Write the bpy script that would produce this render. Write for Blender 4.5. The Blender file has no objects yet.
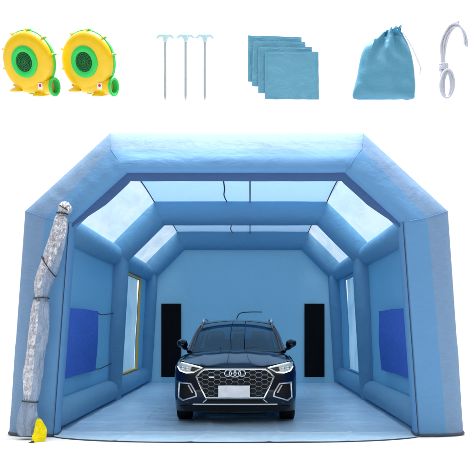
import bpy, bmesh, math, random
from mathutils import Vector, Matrix, noise
R = math.radians
random.seed(7)
S = bpy.context.scene
COL = S.collection

# ------------------------------------------------------------------ camera, world, lamp
CAMX, CAMH, FPX = 0.185, 1.44, 757.0
cam = bpy.data.objects.new('camera', bpy.data.cameras.new('camera'))
COL.objects.link(cam)
cam.location = (CAMX, 0, CAMH)
cam.rotation_euler = (R(90), 0, 0)
cam.data.sensor_width = 36
cam.data.lens = FPX / 470 * 36
cam.data.shift_x = -15 / 470
cam.data.shift_y = 93 / 470
cam.data.clip_end = 2000
S.camera = cam

W = bpy.data.worlds.new('World'); S.world = W; W.use_nodes = True
nt = W.node_tree; bgn = nt.nodes['Background']
tc = nt.nodes.new('ShaderNodeTexCoord'); sx = nt.nodes.new('ShaderNodeSeparateXYZ')
# white studio: lit white behind and above the tent, dimmer on the photographer's side
mr = nt.nodes.new('ShaderNodeMapRange'); my = nt.nodes.new('ShaderNodeMapRange'); ad = nt.nodes.new('ShaderNodeMath')
for n_, a_ in ((mr, (.30, 1.0, 0.0, 1.5)), (my, (-.35, .55, .20, 1.04))):
    for k_, v_ in zip(('From Min', 'From Max', 'To Min', 'To Max'), a_): n_.inputs[k_].default_value = v_
nt.links.new(tc.outputs['Generated'], sx.inputs[0]); nt.links.new(sx.outputs['Z'], mr.inputs['Value'])
nt.links.new(sx.outputs['Y'], my.inputs['Value'])
nt.links.new(mr.outputs[0], ad.inputs[0]); nt.links.new(my.outputs[0], ad.inputs[1])
bgn.inputs['Color'].default_value = (1, 1, 1, 1)
nt.links.new(ad.outputs[0], bgn.inputs['Strength'])

la = bpy.data.lights.new('overhead_softbox', 'AREA'); la.shape = 'SQUARE'; la.size = 8; la.energy = 1560; la.spread = R(105)
lo = bpy.data.objects.new('overhead_softbox', la); COL.objects.link(lo)
lo.location = (0.4, 12.5, 14.0); lo.rotation_euler = (0, R(1), 0)

S.view_settings.view_transform = 'Standard'; S.view_settings.look = 'None'
S.view_settings.exposure = 0; S.view_settings.gamma = 1
S.render.engine = 'CYCLES'
S.cycles.max_bounces = 14; S.cycles.diffuse_bounces = 8; S.cycles.glossy_bounces = 6
S.cycles.transmission_bounces = 10; S.cycles.transparent_max_bounces = 16
S.cycles.use_denoising = True
S.cycles.caustics_reflective = False; S.cycles.caustics_refractive = False

# ------------------------------------------------------------------ materials
def srgb(r, g, b):
    f = lambda c: (c/255/12.92) if c/255 <= .04045 else ((c/255+.055)/1.055)**2.4
    return (f(r), f(g), f(b))
def new_mat(name):
    m = bpy.data.materials.new(name); m.use_nodes = True
    return m, m.node_tree, m.node_tree.nodes['Principled BSDF'], m.node_tree.nodes['Material Output']
def pmat(name, col, rough=.5, metal=0, spec=.5, coat=0, trans=0, ior=1.45, var=.0, vscale=8, bump=0, bscale=60, alpha=1):
    m, t, p, o = new_mat(name)
    p.inputs['Base Color'].default_value = (*col, 1); p.inputs['Roughness'].default_value = rough
    p.inputs['Metallic'].default_value = metal; p.inputs['Specular IOR Level'].default_value = spec
    p.inputs['Coat Weight'].default_value = coat; p.inputs['Coat Roughness'].default_value = .04
    p.inputs['Transmission Weight'].default_value = trans; p.inputs['IOR'].default_value = ior
    tcn = t.nodes.new('ShaderNodeTexCoord')
    if var > 0:
        n = t.nodes.new('ShaderNodeTexNoise'); n.inputs['Scale'].default_value = vscale; n.inputs['Detail'].default_value = 5
        r = t.nodes.new('ShaderNodeMapRange'); r.inputs['From Min'].default_value = .3; r.inputs['From Max'].default_value = .7
        r.inputs['To Min'].default_value = 1-var; r.inputs['To Max'].default_value = 1+var
        v = t.nodes.new('ShaderNodeVectorMath'); v.operation = 'SCALE'; v.inputs[0].default_value = col
        t.links.new(tcn.outputs['Object'], n.inputs['Vector']); t.links.new(n.outputs[0], r.inputs['Value'])
        t.links.new(r.outputs[0], v.inputs['Scale']); t.links.new(v.outputs[0], p.inputs['Base Color'])
    if bump > 0:
        n = t.nodes.new('ShaderNodeTexNoise'); n.inputs['Scale'].default_value = bscale; n.inputs['Detail'].default_value = 6
        b = t.nodes.new('ShaderNodeBump'); b.inputs['Strength'].default_value = bump; b.inputs['Distance'].default_value = .02
        t.links.new(tcn.outputs['Object'], n.inputs['Vector']); t.links.new(n.outputs[0], b.inputs['Height'])
        t.links.new(b.outputs[0], p.inputs['Normal'])
    return m
def fabric(name, col, transl=.35, tcol=None, rough=.6, spec=.25, wr=.35, wscale=(2.2, 2.2, 2.2), rib=.12, var=.05, clear=0.0, dist=1.0):
    """woven coated cloth that lets part of the light through"""
    m, t, p, o = new_mat(name); L = t.links.new
    tcn = t.nodes.new('ShaderNodeTexCoord')
    mp = t.nodes.new('ShaderNodeMapping'); mp.inputs['Scale'].default_value = wscale
    L(tcn.outputs['Object'], mp.inputs['Vector'])
    n1 = t.nodes.new('ShaderNodeTexNoise'); n1.inputs['Scale'].default_value = 1; n1.inputs['Detail'].default_value = 5
    n1.inputs['Distortion'].default_value = dist; n1.inputs['Roughness'].default_value = .55
    L(mp.outputs[0], n1.inputs['Vector'])
    mp2 = t.nodes.new('ShaderNodeMapping'); mp2.inputs['Scale'].default_value = (9, 9, 90)
    L(tcn.outputs['Object'], mp2.inputs['Vector'])
    n2 = t.nodes.new('ShaderNodeTexNoise'); n2.inputs['Scale'].default_value = 1; n2.inputs['Detail'].default_value = 3
    L(mp2.outputs[0], n2.inputs['Vector'])
    b1 = t.nodes.new('ShaderNodeBump'); b1.inputs['Strength'].default_value = wr; b1.inputs['Distance'].default_value = .12
    L(n1.outputs[0], b1.inputs['Height'])
    b2 = t.nodes.new('ShaderNodeBump'); b2.inputs['Strength'].default_value = rib; b2.inputs['Distance'].default_value = .012
    L(n2.outputs[0], b2.inputs['Height']); L(b1.outputs[0], b2.inputs['Normal'])
    r = t.nodes.new('ShaderNodeMapRange'); r.inputs['From Min'].default_value = .3; r.inputs['From Max'].default_value = .7
    r.inputs['To Min'].default_value = 1-var; r.inputs['To Max'].default_value = 1+var
    L(n2.outputs[0], r.inputs['Value'])
    v = t.nodes.new('ShaderNodeVectorMath'); v.operation = 'SCALE'; v.inputs[0].default_value = col
    L(r.outputs[0], v.inputs['Scale']); L(v.outputs[0], p.inputs['Base Color'])
    p.inputs['Roughness'].default_value = rough; p.inputs['Specular IOR Level'].default_value = spec
    L(b2.outputs[0], p.inputs['Normal'])
    tr = t.nodes.new('ShaderNodeBsdfTranslucent'); tr.inputs['Color'].default_value = (*(tcol or col), 1)
    L(b2.outputs[0], tr.inputs['Normal'])
    mx = t.nodes.new('ShaderNodeMixShader'); mx.inputs[0].default_value = transl
    L(p.outputs[0], mx.inputs[1]); L(tr.outputs[0], mx.inputs[2])
    last = mx
    if clear > 0:
        tp = t.nodes.new('ShaderNodeBsdfTransparent'); tp.inputs['Color'].default_value = (.90, .96, .99, 1)
        m2 = t.nodes.new('ShaderNodeMixShader'); m2.inputs[0].default_value = clear
        ms = t.nodes.new('ShaderNodeMapping'); ms.inputs['Scale'].default_value = (3.2, .8, 1.2); ms.inputs['Rotation'].default_value = (0, .5, .6)
        ns = t.nodes.new('ShaderNodeTexNoise'); ns.inputs['Scale'].default_value = 1; ns.inputs['Detail'].default_value = 5; ns.inputs['Distortion'].default_value = .8
        rs = t.nodes.new('ShaderNodeMapRange')
        for k_, v_ in zip(('From Min', 'From Max', 'To Min', 'To Max'), (.36, .66, clear-.14, min(1, clear+.08))): rs.inputs[k_].default_value = v_
        L(tcn.outputs['Object'], ms.inputs[0]); L(ms.outputs[0], ns.inputs['Vector']); L(ns.outputs[0], rs.inputs['Value']); L(rs.outputs[0], m2.inputs[0])
        L(mx.outputs[0], m2.inputs[1]); L(tp.outputs[0], m2.inputs[2]); last = m2
    L(last.outputs[0], o.inputs['Surface'])
    return m

BLUE = srgb(112, 166, 222)
M = {}
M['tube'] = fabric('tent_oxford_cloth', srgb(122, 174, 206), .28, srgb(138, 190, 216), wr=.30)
M['front'] = fabric('front_oxford_cloth', srgb(106, 160, 208), .30, srgb(178, 214, 236), wr=.45, wscale=(1.0, 1.0, 1.8), dist=.45)
M['band'] = fabric('outer_band_cloth', srgb(132, 164, 198), .31, srgb(160, 192, 220), wr=.35, var=.10, dist=.4)
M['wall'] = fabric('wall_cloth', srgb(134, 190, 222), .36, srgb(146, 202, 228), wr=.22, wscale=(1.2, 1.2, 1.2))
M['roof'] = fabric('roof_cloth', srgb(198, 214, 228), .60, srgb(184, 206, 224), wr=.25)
M['film'] = fabric('clear_film', srgb(180, 208, 230), .45, srgb(168, 200, 228), rough=.12, spec=.5, wr=.4, wscale=(2.5, .8, 2.5), rib=0, var=0, clear=.75)
M['winfilm'] = fabric('window_film', srgb(190, 226, 244), .55, srgb(195, 228, 244), rough=.15, spec=.5, wr=.3, rib=0, var=0, clear=.15)
M['floor'] = fabric('floor_sheet_cloth', srgb(178, 208, 228),   .02, rough=.34, spec=.5, wr=.5, wscale=(1.1, 1.1, 1.1), rib=.1)
M['cover'] = fabric('royal_blue_felt', srgb(74, 116, 208), .13, rough=.9, spec=.1, wr=.3, wscale=(6, 6, 6))
M['black'] = pmat('black_webbing', (.012, .012, .014), .7)
M['meshblack'] = pmat('black_filter_mesh', (.007, .007, .008), .9, spec=.1, bump=1, bscale=60)
M['hem'] = pmat('dark_hem', (.05, .06, .08), .7)
M['seam'] = pmat('dark_seam', (.03, .045, .08), .7)
M['orange'] = pmat('orange_trim', srgb(240, 170, 40), .6)

M['yellowcloth'] = fabric('yellow_cloth', srgb(255, 238, 0), .3, wr=.6, wscale=(9, 9, 9))
M['ground'] = pmat('white_studio_floor', (.75, .75, .75), .8, spec=.1)

# ------------------------------------------------------------------ mesh helpers
def link(name, bm, mats, parent=None, smooth=True, angle=40, recalc=True):
    if recalc: bmesh.ops.recalc_face_normals(bm, faces=bm.faces[:])
    me = bpy.data.meshes.new(name); bm.to_mesh(me); bm.free()
    if not isinstance(mats, (list, tuple)): mats = [mats]
    for m in mats: me.materials.append(m)
    if smooth:
        for p in me.polygons: p.use_smooth = True
        me.set_sharp_from_angle(angle=R(angle))
    o = bpy.data.objects.new(name, me); COL.objects.link(o)
    if parent: o.parent = parent
    return o
def thing(name, label, cat, loc=(0, 0, 0), group=None):
    o = bpy.data.objects.new(name, None); COL.objects.link(o); o.location = loc
    o['label'] = label; o['category'] = cat
    if group: o['group'] = group
    return o
def tag(o, label, cat, group=None):
    o['label'] = label; o['category'] = cat
    if group: o['group'] = group
def copy_tree(o, parent=None):
    c = o.copy(); COL.objects.link(c)
    if parent: c.parent = parent
    for ch in list(o.children): copy_tree(ch, c)
    return c
def loft(bm, rings, ring_closed=True, path_closed=False, caps=False, mat=0):
    vs = [[bm.verts.new(p) for p in r] for r in rings]
    n = len(rings[0]); m = len(rings)
    for j in range(m if path_closed else m-1):
        a, b = vs[j], vs[(j+1) % m]
        for i in range(n if ring_closed else n-1):
            k = (i+1) % n
            f = bm.faces.new((a[i], a[k], b[k], b[i])); f.material_index = mat(j, i) if callable(mat) else mat
    if caps and ring_closed and not path_closed:
        bm.faces.new(vs[0][::-1]); bm.faces.new(vs[-1])
    return vs
def sweep(bm, pts, rad, n=12, closed=False, up=(0, 0, 1), sup=2.0, caps=True, flat=1.0, mat=0, rfun=None):
    """tube along pts with mitred joints; rad number or list; flat squashes the second axis"""
    pts = [Vector(p) for p in pts]; m = len(pts); rings = []
    up = Vector(up)
    for i, p in enumerate(pts):
        if closed: d0 = (p-pts[i-1]).normalized(); d1 = (pts[(i+1) % m]-p).normalized()
        else:
            d0 = (p-pts[i-1]).normalized() if i > 0 else (pts[1]-p).normalized()
            d1 = (pts[i+1]-p).normalized() if i < m-1 else d0
        t = (d0+d1)
        t = t.normalized() if t.length > 1e-6 else d0
        a = t.cross(up)
        if a.length < 1e-4: a = t.cross(Vector((1, 0, 0)))
        a.normalize(); b = a.cross(t).normalized()
        c = max(.35, t.dot(d1)); r = rad[i] if isinstance(rad, (list, tuple)) else rad
        bend = (d1-d0); ring = []
        for k in range(n):
            th = 2*math.pi*k/n; cs, sn = math.cos(th), math.sin(th)
            q = 1/((abs(cs)**sup+abs(sn)**sup)**(1/sup))
            v = a*(cs*q*r)+b*(sn*q*r*flat)
            if bend.length > 1e-4:
                bd = bend.normalized(); v += bd*(v.dot(bd)*(1/c-1))
            if rfun: v *= rfun(i, th)
            ring.append(p+v)
        rings.append(ring)
    return loft(bm, rings, True, closed, caps and not closed, mat)
def box(bm, c, s, rot=None, bev=0):
    g = bmesh.ops.create_cube(bm, size=1)
    vs = g['verts']
    for v in vs:
        v.co = Vector((v.co.x*s[0], v.co.y*s[1], v.co.z*s[2]))
        if rot: v.co = rot @ v.co
        v.co += Vector(c)
    if bev:
        es = list({e for v in vs for e in v.link_edges})
        bmesh.ops.bevel(bm, geom=es, offset=bev, segments=2, profile=.5, affect='EDGES')
def lathe(bm, prof, n=48, axis='Y', mat=0, center=(0, 0, 0)):
    """prof list of (radius, along)"""
    rings = []
    for r, h in prof:
        ring = []
        for k in range(n):
            th = 2*math.pi*k/n
            if axis == 'Y': p = (r*math.cos(th), h, r*math.sin(th))
            elif axis == 'X': p = (h, r*math.cos(th), r*math.sin(th))
            else: p = (r*math.cos(th), r*math.sin(th), h)
            ring.append(Vector(p)+Vector(center))
        rings.append(ring)
    return loft(bm, rings, True, False, False, mat)
def densify(pts, step, closed=False):
    out = []; n = len(pts)
    for i in range(n if closed else n-1):
        a, b = Vector(pts[i]), Vector(pts[(i+1) % n]); k = max(1, int(round((b-a).length/step)))
        out += [a.lerp(b, j/k) for j in range(k)]
    if not closed: out.append(Vector(pts[-1]))
    return out
def smooth_path(pts, sub=6, closed=False):
    P = [Vector(p) for p in pts]; n = len(P); out = []
    for i in range(n if closed else n-1):
        p0 = P[i-1] if (closed or i > 0) else P[0]; p1 = P[i]; p2 = P[(i+1) % n]
        p3 = P[(i+2) % n] if (closed or i+2 < n) else P[-1]
        for j in range(sub):
            t = j/sub
            out.append(.5*((2*p1)+(p2-p0)*t+(2*p0-5*p1+4*p2-p3)*t*t+(3*p1-p0-3*p2+p3)*t**3))
    if not closed: out.append(P[-1])
    return out
def grid(bm, fn, nu, nv, mat=0, skip=None):
    vs = [[bm.verts.new(fn(i/nu, j/nv)) for i in range(nu+1)] for j in range(nv+1)]
    for j in range(nv):
        for i in range(nu):
            if skip and skip((i+.5)/nu, (j+.5)/nv): continue
            f = bm.faces.new((vs[j][i], vs[j][i+1], vs[j+1][i+1], vs[j+1][i])); f.material_index = mat
    return vs
def thicken(bm, d):
    """give a sheet real thickness"""
    bmesh.ops.recalc_face_normals(bm, faces=bm.faces[:])
    bmesh.ops.solidify(bm, geom=bm.faces[:], thickness=d)
def nz(x, y, z=0, s=1): return noise.noise(Vector((x*s, y*s, z*s)))
def PX(px, py, Y): return Vector(((px-250)*Y/FPX+CAMX, Y, CAMH-(py-328)*Y/FPX))

# ------------------------------------------------------------------ ground
bm = bmesh.new()
grid(bm, lambda u, v: (-300+600*u, -60+760*v, 0), 8, 8)
g = link('ground', bm, M['ground']); g['kind'] = 'structure'

# ------------------------------------------------------------------ tent
tent = thing('inflatable_tent', 'large light blue inflatable paint booth tent with open front, parked over the dark car', 'tent', (0, 10, 0))
TO = Vector((0, 10, 0))
def tl(name, bm, mats, parent=None, **k):
    for v in bm.verts: v.co -= TO
    return link(name, bm, mats, parent or tent, **k)

# front frame: levels of the cross section, each (half outline, Y)
def six(a): return [(-a[0][0], a[0][1]), (-a[1][0], a[1][1]), (-a[2][0], a[2][1]), (a[2][0], a[2][1]), (a[1][0], a[1][1]), (a[0][0], a[0][1])]
I_ = [(2.38, 0), (2.18, 2.83), (1.44, 3.50)]
S_ = [(2.78, 0), (2.52, 2.90), (1.655, 3.80)]
O_ = [(3.00, 0), (2.79, 2.985), (1.672, 4.012)]
def six3(a): return [(-p[0], p[1], p[2]) for p in a]+[tuple(p) for p in a[::-1]]
def mixo(a, b, t): return [(p[0]*(1-t)+q[0]*t, p[1]*(1-t)+q[1]*t) for p, q in zip(a, b)]
def deeper(o, Y):      # outline as seen at 10 m, carried back to its own depth at foot, eave and ridge
    out = []
    for (x, z), y in zip(o, Y):
        k = y/10.0; out.append((x*k+(k-1)*.02, CAMH+(z-CAMH)*k if z > .01 else 0, y))
    return out
def flat_(o, Y): return [(x, z, Y) for x, z in o]
levels = [flat_(mixo(I_, S_, .22), 10.62), flat_(mixo(I_, S_, .04), 10.30), flat_(I_, 10.05), flat_(mixo(I_, S_, .12), 9.985), flat_(mixo(I_, S_, .38), 9.985),
          deeper(mixo(I_, S_, .72), (9.99, 10.03, 10.07)), deeper(S_, (10.02, 10.12, 10.21)), deeper(mixo(S_, O_, .40), (10.05, 10.19, 10.29)), deeper(mixo(S_, O_, .75), (10.10, 10.27, 10.38)),
          deeper(mixo(S_, O_, .95), (10.16, 10.36, 10.48)), deeper(O_, (10.22, 10.42, 10.55)), deeper(mixo(S_, O_, .95), (10.34, 10.52, 10.66)), flat_(mixo(I_, O_, .6), 10.74)]
def front_ring(levels, nsub=36):
    rings = []
    for s in range(5):
        for j in range(nsub+(1 if s == 4 else 0)):
            t = j/nsub; e = min(t, 1-t)*2
            ring = []
            for o in levels:
                q3 = six3(o); a, b = q3[s], q3[s+1]
                x = a[0]+(b[0]-a[0])*t; z = a[1]+(b[1]-a[1])*t; Y = a[2]+(b[2]-a[2])*t
                w = .014*nz(x*2.2, z*2.2, Y*3)+.012*nz((x+z)*5, (x-z)*1.6, Y)
                puff = .02*(1-(1-e)**4)
                ring.append((x, Y+(w-puff if Y < 10.3 else 0), z))
            rings.append(ring)
    return rings
def fmat(j, i): return 1 if i in (6, 7, 8, 9) else 0
bm = bmesh.new(); loft(bm, front_ring(levels), True, False, True, mat=fmat)
frame = tl('front_frame', bm, [M['front'], M['band']], angle=44)
for k in (1, 2, 3, 4):      # stitched mitre seams
    bm = bmesh.new(); sweep(bm, [Vector((six3(o)[k][0], six3(o)[k][2]-.001, six3(o)[k][1])) for o in levels[2:11]], .005, 5); tl('seam', bm, M['front'], frame)
# dark piping along the opening, and a seam line between face and band
def outline_pts(o, Y, lo=.02):
    p = [Vector((x, Y, max(z, lo))) for x, z in six(o)]
    return densify(p, .25)
for s in (-1, 1):
    P0, P1 = [Vector((s*a[0], 9.972, max(.02, a[1]))) for a in mixo(I_, S_, .06)[:2]]
    bm = bmesh.new(); sweep(bm, densify([P0, P1], .2), .006, 6, up=(0, 1, 0)); tl('piping', bm, M['seam'], frame)
M['beam_shade'] = fabric('dark_blue_beam_shade', srgb(58, 92, 142), .05, wr=.3)  # dark strip added along the opening, the beam's underside shade put into its colour
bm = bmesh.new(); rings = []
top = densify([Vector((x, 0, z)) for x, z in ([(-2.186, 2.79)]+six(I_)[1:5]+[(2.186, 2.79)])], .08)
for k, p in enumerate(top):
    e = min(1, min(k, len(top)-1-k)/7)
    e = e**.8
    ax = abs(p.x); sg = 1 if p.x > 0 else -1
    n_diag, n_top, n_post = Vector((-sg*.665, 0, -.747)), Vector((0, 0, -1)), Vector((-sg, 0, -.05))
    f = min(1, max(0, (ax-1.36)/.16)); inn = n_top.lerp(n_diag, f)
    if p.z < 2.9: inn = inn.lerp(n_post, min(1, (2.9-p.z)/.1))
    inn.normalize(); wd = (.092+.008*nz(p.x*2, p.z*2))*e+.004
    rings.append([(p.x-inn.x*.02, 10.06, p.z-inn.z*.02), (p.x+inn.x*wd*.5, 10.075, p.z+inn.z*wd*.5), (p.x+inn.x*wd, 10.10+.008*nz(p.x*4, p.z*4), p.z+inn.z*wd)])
loft(bm, rings, False); edge = [Vector(r[2]) for r in rings]; thicken(bm, .012); shade_strip = tl('beam_shade_strip', bm, M['beam_shade'])
bm = bmesh.new(); sweep(bm, edge, .007, 6, up=(0, 1, 0)); tl('piping', bm, M['seam'], shade_strip)
for s in (-1, 1):
    bm = bmesh.new()
    pts = [Vector((s*o[0][0], o[0][2]-.002, .026)) for o in levels]
    sweep(bm, pts, .018, 6, closed=True)
    tl('base_strip', bm, M['hem'], frame)

# inner arches
AP = [(2.61, 0), (2.44, 2.88), (1.61, 3.71)]
def arch(Y, r=.235):
    p = [Vector((x, Y, z)) for x, z in six(AP)]
    pts = []
    for i in range(5):
        a, b = p[i], p[i+1]; k = 18
        for j in range(k):
            t = j/k
            pts.append((a.lerp(b, t), min(t, 1-t)*(b-a).length, j == 0 and i > 0))
    pts.append((p[5], 0, False))
    def rf(i, th):
        q, d, c = pts[i]
        base = .955+.045*(1-math.exp(-d/.16)) if 0 < i < len(pts)-1 else .94
        if c: base = .965
        return base*(1+.030*math.exp(-d/.14)*math.sin(th*13+1.5*math.sin(th*3+q.x))+.014*nz(q.x*2+math.cos(th), q.z*2, Y+math.sin(th)))
    bm = bmesh.new(); sweep(bm, [q for q, d, c in pts], r, 28, up=(0, 1, 0), sup=2.25, rfun=rf)
    return bm
A2, A3 = 15.0, 19.68
for Y in (A2, A3):
    a = tl('arch', arch(Y), M['tube'], angle=32)
    p = six(AP)
    for i in (1, 2, 3, 4):      # stitched mitre seams
        b2 = bmesh.new()
        c = Vector((p[i][0], Y, p[i][1]))
        d0 = (Vector((p[i][0]-p[i-1][0], 0, p[i][1]-p[i-1][1]))).normalized(); d1 = (Vector((p[i+1][0]-p[i][0], 0, p[i+1][1]-p[i][1]))).normalized()
        t = (d0+d1).normalized(); nrm = Vector((t.z, 0, -t.x)); k = 1/max(.35, t.dot(d1))
        ring = [c+nrm*(.2315*k*math.cos(q))*1.0+Vector((0, 1, 0))*(.2315*math.sin(q)) for q in [2*math.pi*h/40 for h in range(40)]]
        sweep(b2, ring, .005, 5, closed=True)
        tl('seam', b2, M['tube'], a)

# side tubes with domed ends
def side_tube(x, z, r, y0, y1):
    n = 26; pts, rad = [], []
    for j in range(n+1):
        t = j/n; y = y0+(y1-y0)*t; d = min(y-y0, y1-y)
        k = math.sqrt(max(.0, 1-(1-min(1, d/.16))**2))
        pts.append((x, y, z)); rad.append(max(.02, r*k))
    ext = []
    for q in (.015, .04, .075, .11): ext.append(q)
    ys = sorted(set([p[1] for p in pts]+[y0+q for q in ext]+[y1-q for q in ext]))
    pts = [(x, y, z) for y in ys]; rad = [max(.02, r*math.sqrt(max(0, 1-(1-min(1, min(y-y0, y1-y)/.16))**2))) for y in ys]
    def rf(i, th):
        d = min(ys[i]-y0, y1-ys[i])
        return 1+.026*math.exp(-max(0, d-.08)/.16)*math.sin(th*14+1.3*math.sin(th*3))+.014*nz(ys[i]*1.5, math.cos(th), x+math.sin(th))
    bm = bmesh.new(); sweep(bm, pts, rad, 26, up=(0, 0, 1), rfun=rf); return bm
for s in (-1, 1):
    for (y0, y1) in ((10.36, A2-.12), (A2+.12, A3-.1)):
        tl('eave_tube', side_tube(s*2.50, 2.87, .205, y0, y1), M['tube'])
        tl('floor_tube', side_tube(s*2.58, .215, .205, y0, y1), M['tube'])

# side walls, the rear bay with a window opening
def wall_x(z): return 2.60-(z-.2)*.045
def side_wall(s, y0, y1, hole=None):
    bm = bmesh.new()
    def fn(u, v):
        z = .1+2.85*v; y = y0+(y1-y0)*u
        b = .05*math.sin(math.pi*u)*math.sin(math.pi*v)
        return (s*(wall_x(z)+b+.015*nz(y*1.4, z*1.4, s)), y, z)
    sk = None
    if hole:
        sk = lambda u, v: hole[0] < y0+(y1-y0)*u < hole[1] and hole[2] < .1+2.85*v < hole[3]
    grid(bm, fn, 50, 40, skip=sk); thicken(bm, .006)
    return bm
WIN = (15.75, 18.35, .48, 2.60)
for s in (-1, 1):
    tl('side_wall', side_wall(s, 10.35, A2), M['wall'])
    tl('side_wall', side_wall(s, A2, A3, WIN), M['wall'])
    bm = bmesh.new()
    y0, y1, z0, z1 = WIN[0]-.05, WIN[1]+.05, WIN[2]-.05, WIN[3]+.05
    grid(bm, lambda u, v: (s*(wall_x(z0+(z1-z0)*v)+.055+.02*nz(u*4, v*4, s)), y0+(y1-y0)*u, z0+(z1-z0)*v), 24, 24); thicken(bm, .004)
    w = tl('window', bm, M['winfilm'])
    if s < 0: w['label'] = 'clear film window with orange edging'
    bm = bmesh.new()
    cs = [(y0+.02, z0+.02), (y1-.02, z0+.02), (y1-.02, z1-.02), (y0+.02, z1-.02)]
    sweep(bm, densify([Vector((s*(wall_x(z)-.012), y, z)) for y, z in cs], .2, True), .026, 6, closed=True, up=(1, 0, 0), flat=1)
    tl('window_trim', bm, M['orange'] if s < 0 else M['wall'], w)
    # rolled royal blue covers in the front bay
    bm = bmesh.new(); ya, yb, za, zb = 10.95, (13.25 if s < 0 else 13.45), .70, 1.74
    grid(bm, lambda u, v: (s*(wall_x(za+(zb-za)*v)-.045-.02*math.sin(math.pi*v)-.012*nz(u*5, v*3, s)), ya+(yb-ya)*u, za+(zb-za)*v-.004*math.sin(u*9)), 30, 18)
    thicken(bm, .012)
    c = tl('window_cover', bm, M['cover'])
    for zc in ((za+.03, zb-.03) if s < 0 else ()):      # only the left cover shows its ties
        bm = bmesh.new()
        sweep(bm, smooth_path([(s*(wall_x(zc)-.05), yb-.01, zc), (s*(wall_x(zc)-.03), yb+.5, zc-.03), (s*(wall_x(zc)-.05), A2-.22, zc+.02)], 6), .010, 6)
        tl('tie', bm, M['seam'], c)

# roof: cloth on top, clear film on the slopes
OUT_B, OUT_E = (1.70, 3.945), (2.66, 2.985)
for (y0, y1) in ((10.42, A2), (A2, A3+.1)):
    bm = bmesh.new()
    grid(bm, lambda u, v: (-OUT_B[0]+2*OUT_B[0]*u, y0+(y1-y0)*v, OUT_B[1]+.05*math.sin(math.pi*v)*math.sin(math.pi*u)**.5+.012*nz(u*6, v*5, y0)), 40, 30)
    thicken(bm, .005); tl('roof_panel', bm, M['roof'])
    for s in (-1, 1):
        bm = bmesh.new()
        def fn(u, v):
            x = OUT_B[0]+(OUT_E[0]-OUT_B[0])*u; z = OUT_B[1]+(OUT_E[1]-OUT_B[1])*u
            k = .02*nz(u*5, v*9, s+y0)
            return (s*(x+k), y0+(y1-y0)*v, z+k)
        grid(bm, fn, 16, 34); thicken(bm, .004)
        c = tl('clear_roof_panel', bm, M['film'])
        bm = bmesh.new()
        sweep(bm, smooth_path([(s*OUT_B[0], y0+.1, OUT_B[1]-.03), (s*(OUT_B[0]-.05), (y0+y1)/2, OUT_B[1]-.035), (s*OUT_B[0], y1-.1, OUT_B[1]-.02)], 8), .011, 6)
        tl('seam', bm, M['seam'], c)
    for x, wv in ((-.27, .05), (.185, .0)):
        bm = bmesh.new()
        sweep(bm, smooth_path([(x, y0+.1, 3.90), (x+wv*.3, y0+(y1-y0)*.55, 3.87), (x-wv*.4, y0+(y1-y0)*.75, 3.87), (x, y1-.15, 3.92)], 8), .012, 6)
        tl('roof_cord', bm, M['seam'])

# back wall with two black filter vents and a zip
bm = bmesh.new()
def bw(u, v):
    z = 3.95*v
    hw = 2.62-.17*min(1, z/2.9) if z < 2.95 else 2.45-(z-2.95)*.95
    x = -hw+2*hw*u
    return (x, A3+.02+.05*math.sin(math.pi*u)*math.sin(math.pi*v)+.035*nz(x*1.1, z*.9, 3)+.012*nz(x*3+z, z*2-x, 6), z)
grid(bm, bw, 50, 40); thicken(bm, .006)
M['back'] = fabric('back_wall_cloth', srgb(168, 206, 226), .50, srgb(168, 208, 228), wr=.45, wscale=(1.2, 1.2, 1.2))
back = tl('back_wall', bm, M['back'])
for s in (-1, 1):
    bm = bmesh.new()
    grid(bm, lambda u, v: (s*1.855-.255+.51*u, A3-.060-.01*math.sin(math.pi*u), .17+1.90*v), 10, 24); thicken(bm, .02)
    ve = tl('vent', bm, M['meshblack'])
    bm = bmesh.new(); cx = s*1.855
    sweep(bm, densify([Vector((cx+a*.25, A3-.072, b)) for a, b in ((-1, .18), (1, .18), (1, 2.06), (-1, 2.06))], .2, True), .012, 6, closed=True, up=(0, 1, 0)); tl('vent_border', bm, M['black'], ve)
bm = bmesh.new()
sweep(bm, smooth_path([PX(236.5, 322, A3-.05), PX(237.5, 316.5, A3-.05), PX(241, 313, A3-.05), PX(250, 312, A3-.05), PX(262, 312, A3-.05)], 6), .014, 6)
tl('zip', bm, M['seam'], back)

# floor sheet
bm = bmesh.new()
def front_edge(x): return 9.98-.50*max(0, 1-(abs(x)/2.40)**3.2)**.8
def fl(u, v):
    x = -2.62+5.24*u; f = front_edge(x)
    y = f+(A3+.1-f)*(v**1.4)
    w = .012*abs(nz(x*1.1, y*.9, 5))+.006*nz(x*3, y*3, 8)
    gx = abs((x+.5*nz(y*.3, 1)+.45) % .98-.49); gy = abs((y+.3*nz(x*.4, 7)) % 1.15-.575)
    w += .010*math.exp(-((.49-gx)/.035)**2)+.012*math.exp(-((.575-gy)/.04)**2)
    return (x, y, .012+w)
vs = grid(bm, fl, 190, 240); thicken(bm, .006)
fls = tl('floor_sheet', bm, M['floor'])
bm = bmesh.new()
sweep(bm, [Vector((x, front_edge(x)-.006, .008+.006*abs(nz(x*4, 2)))) for x in [-2.40+4.80*i/60 for i in range(61)]], .007, 8)
tl('hem', bm, M['hem'], fls)

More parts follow.
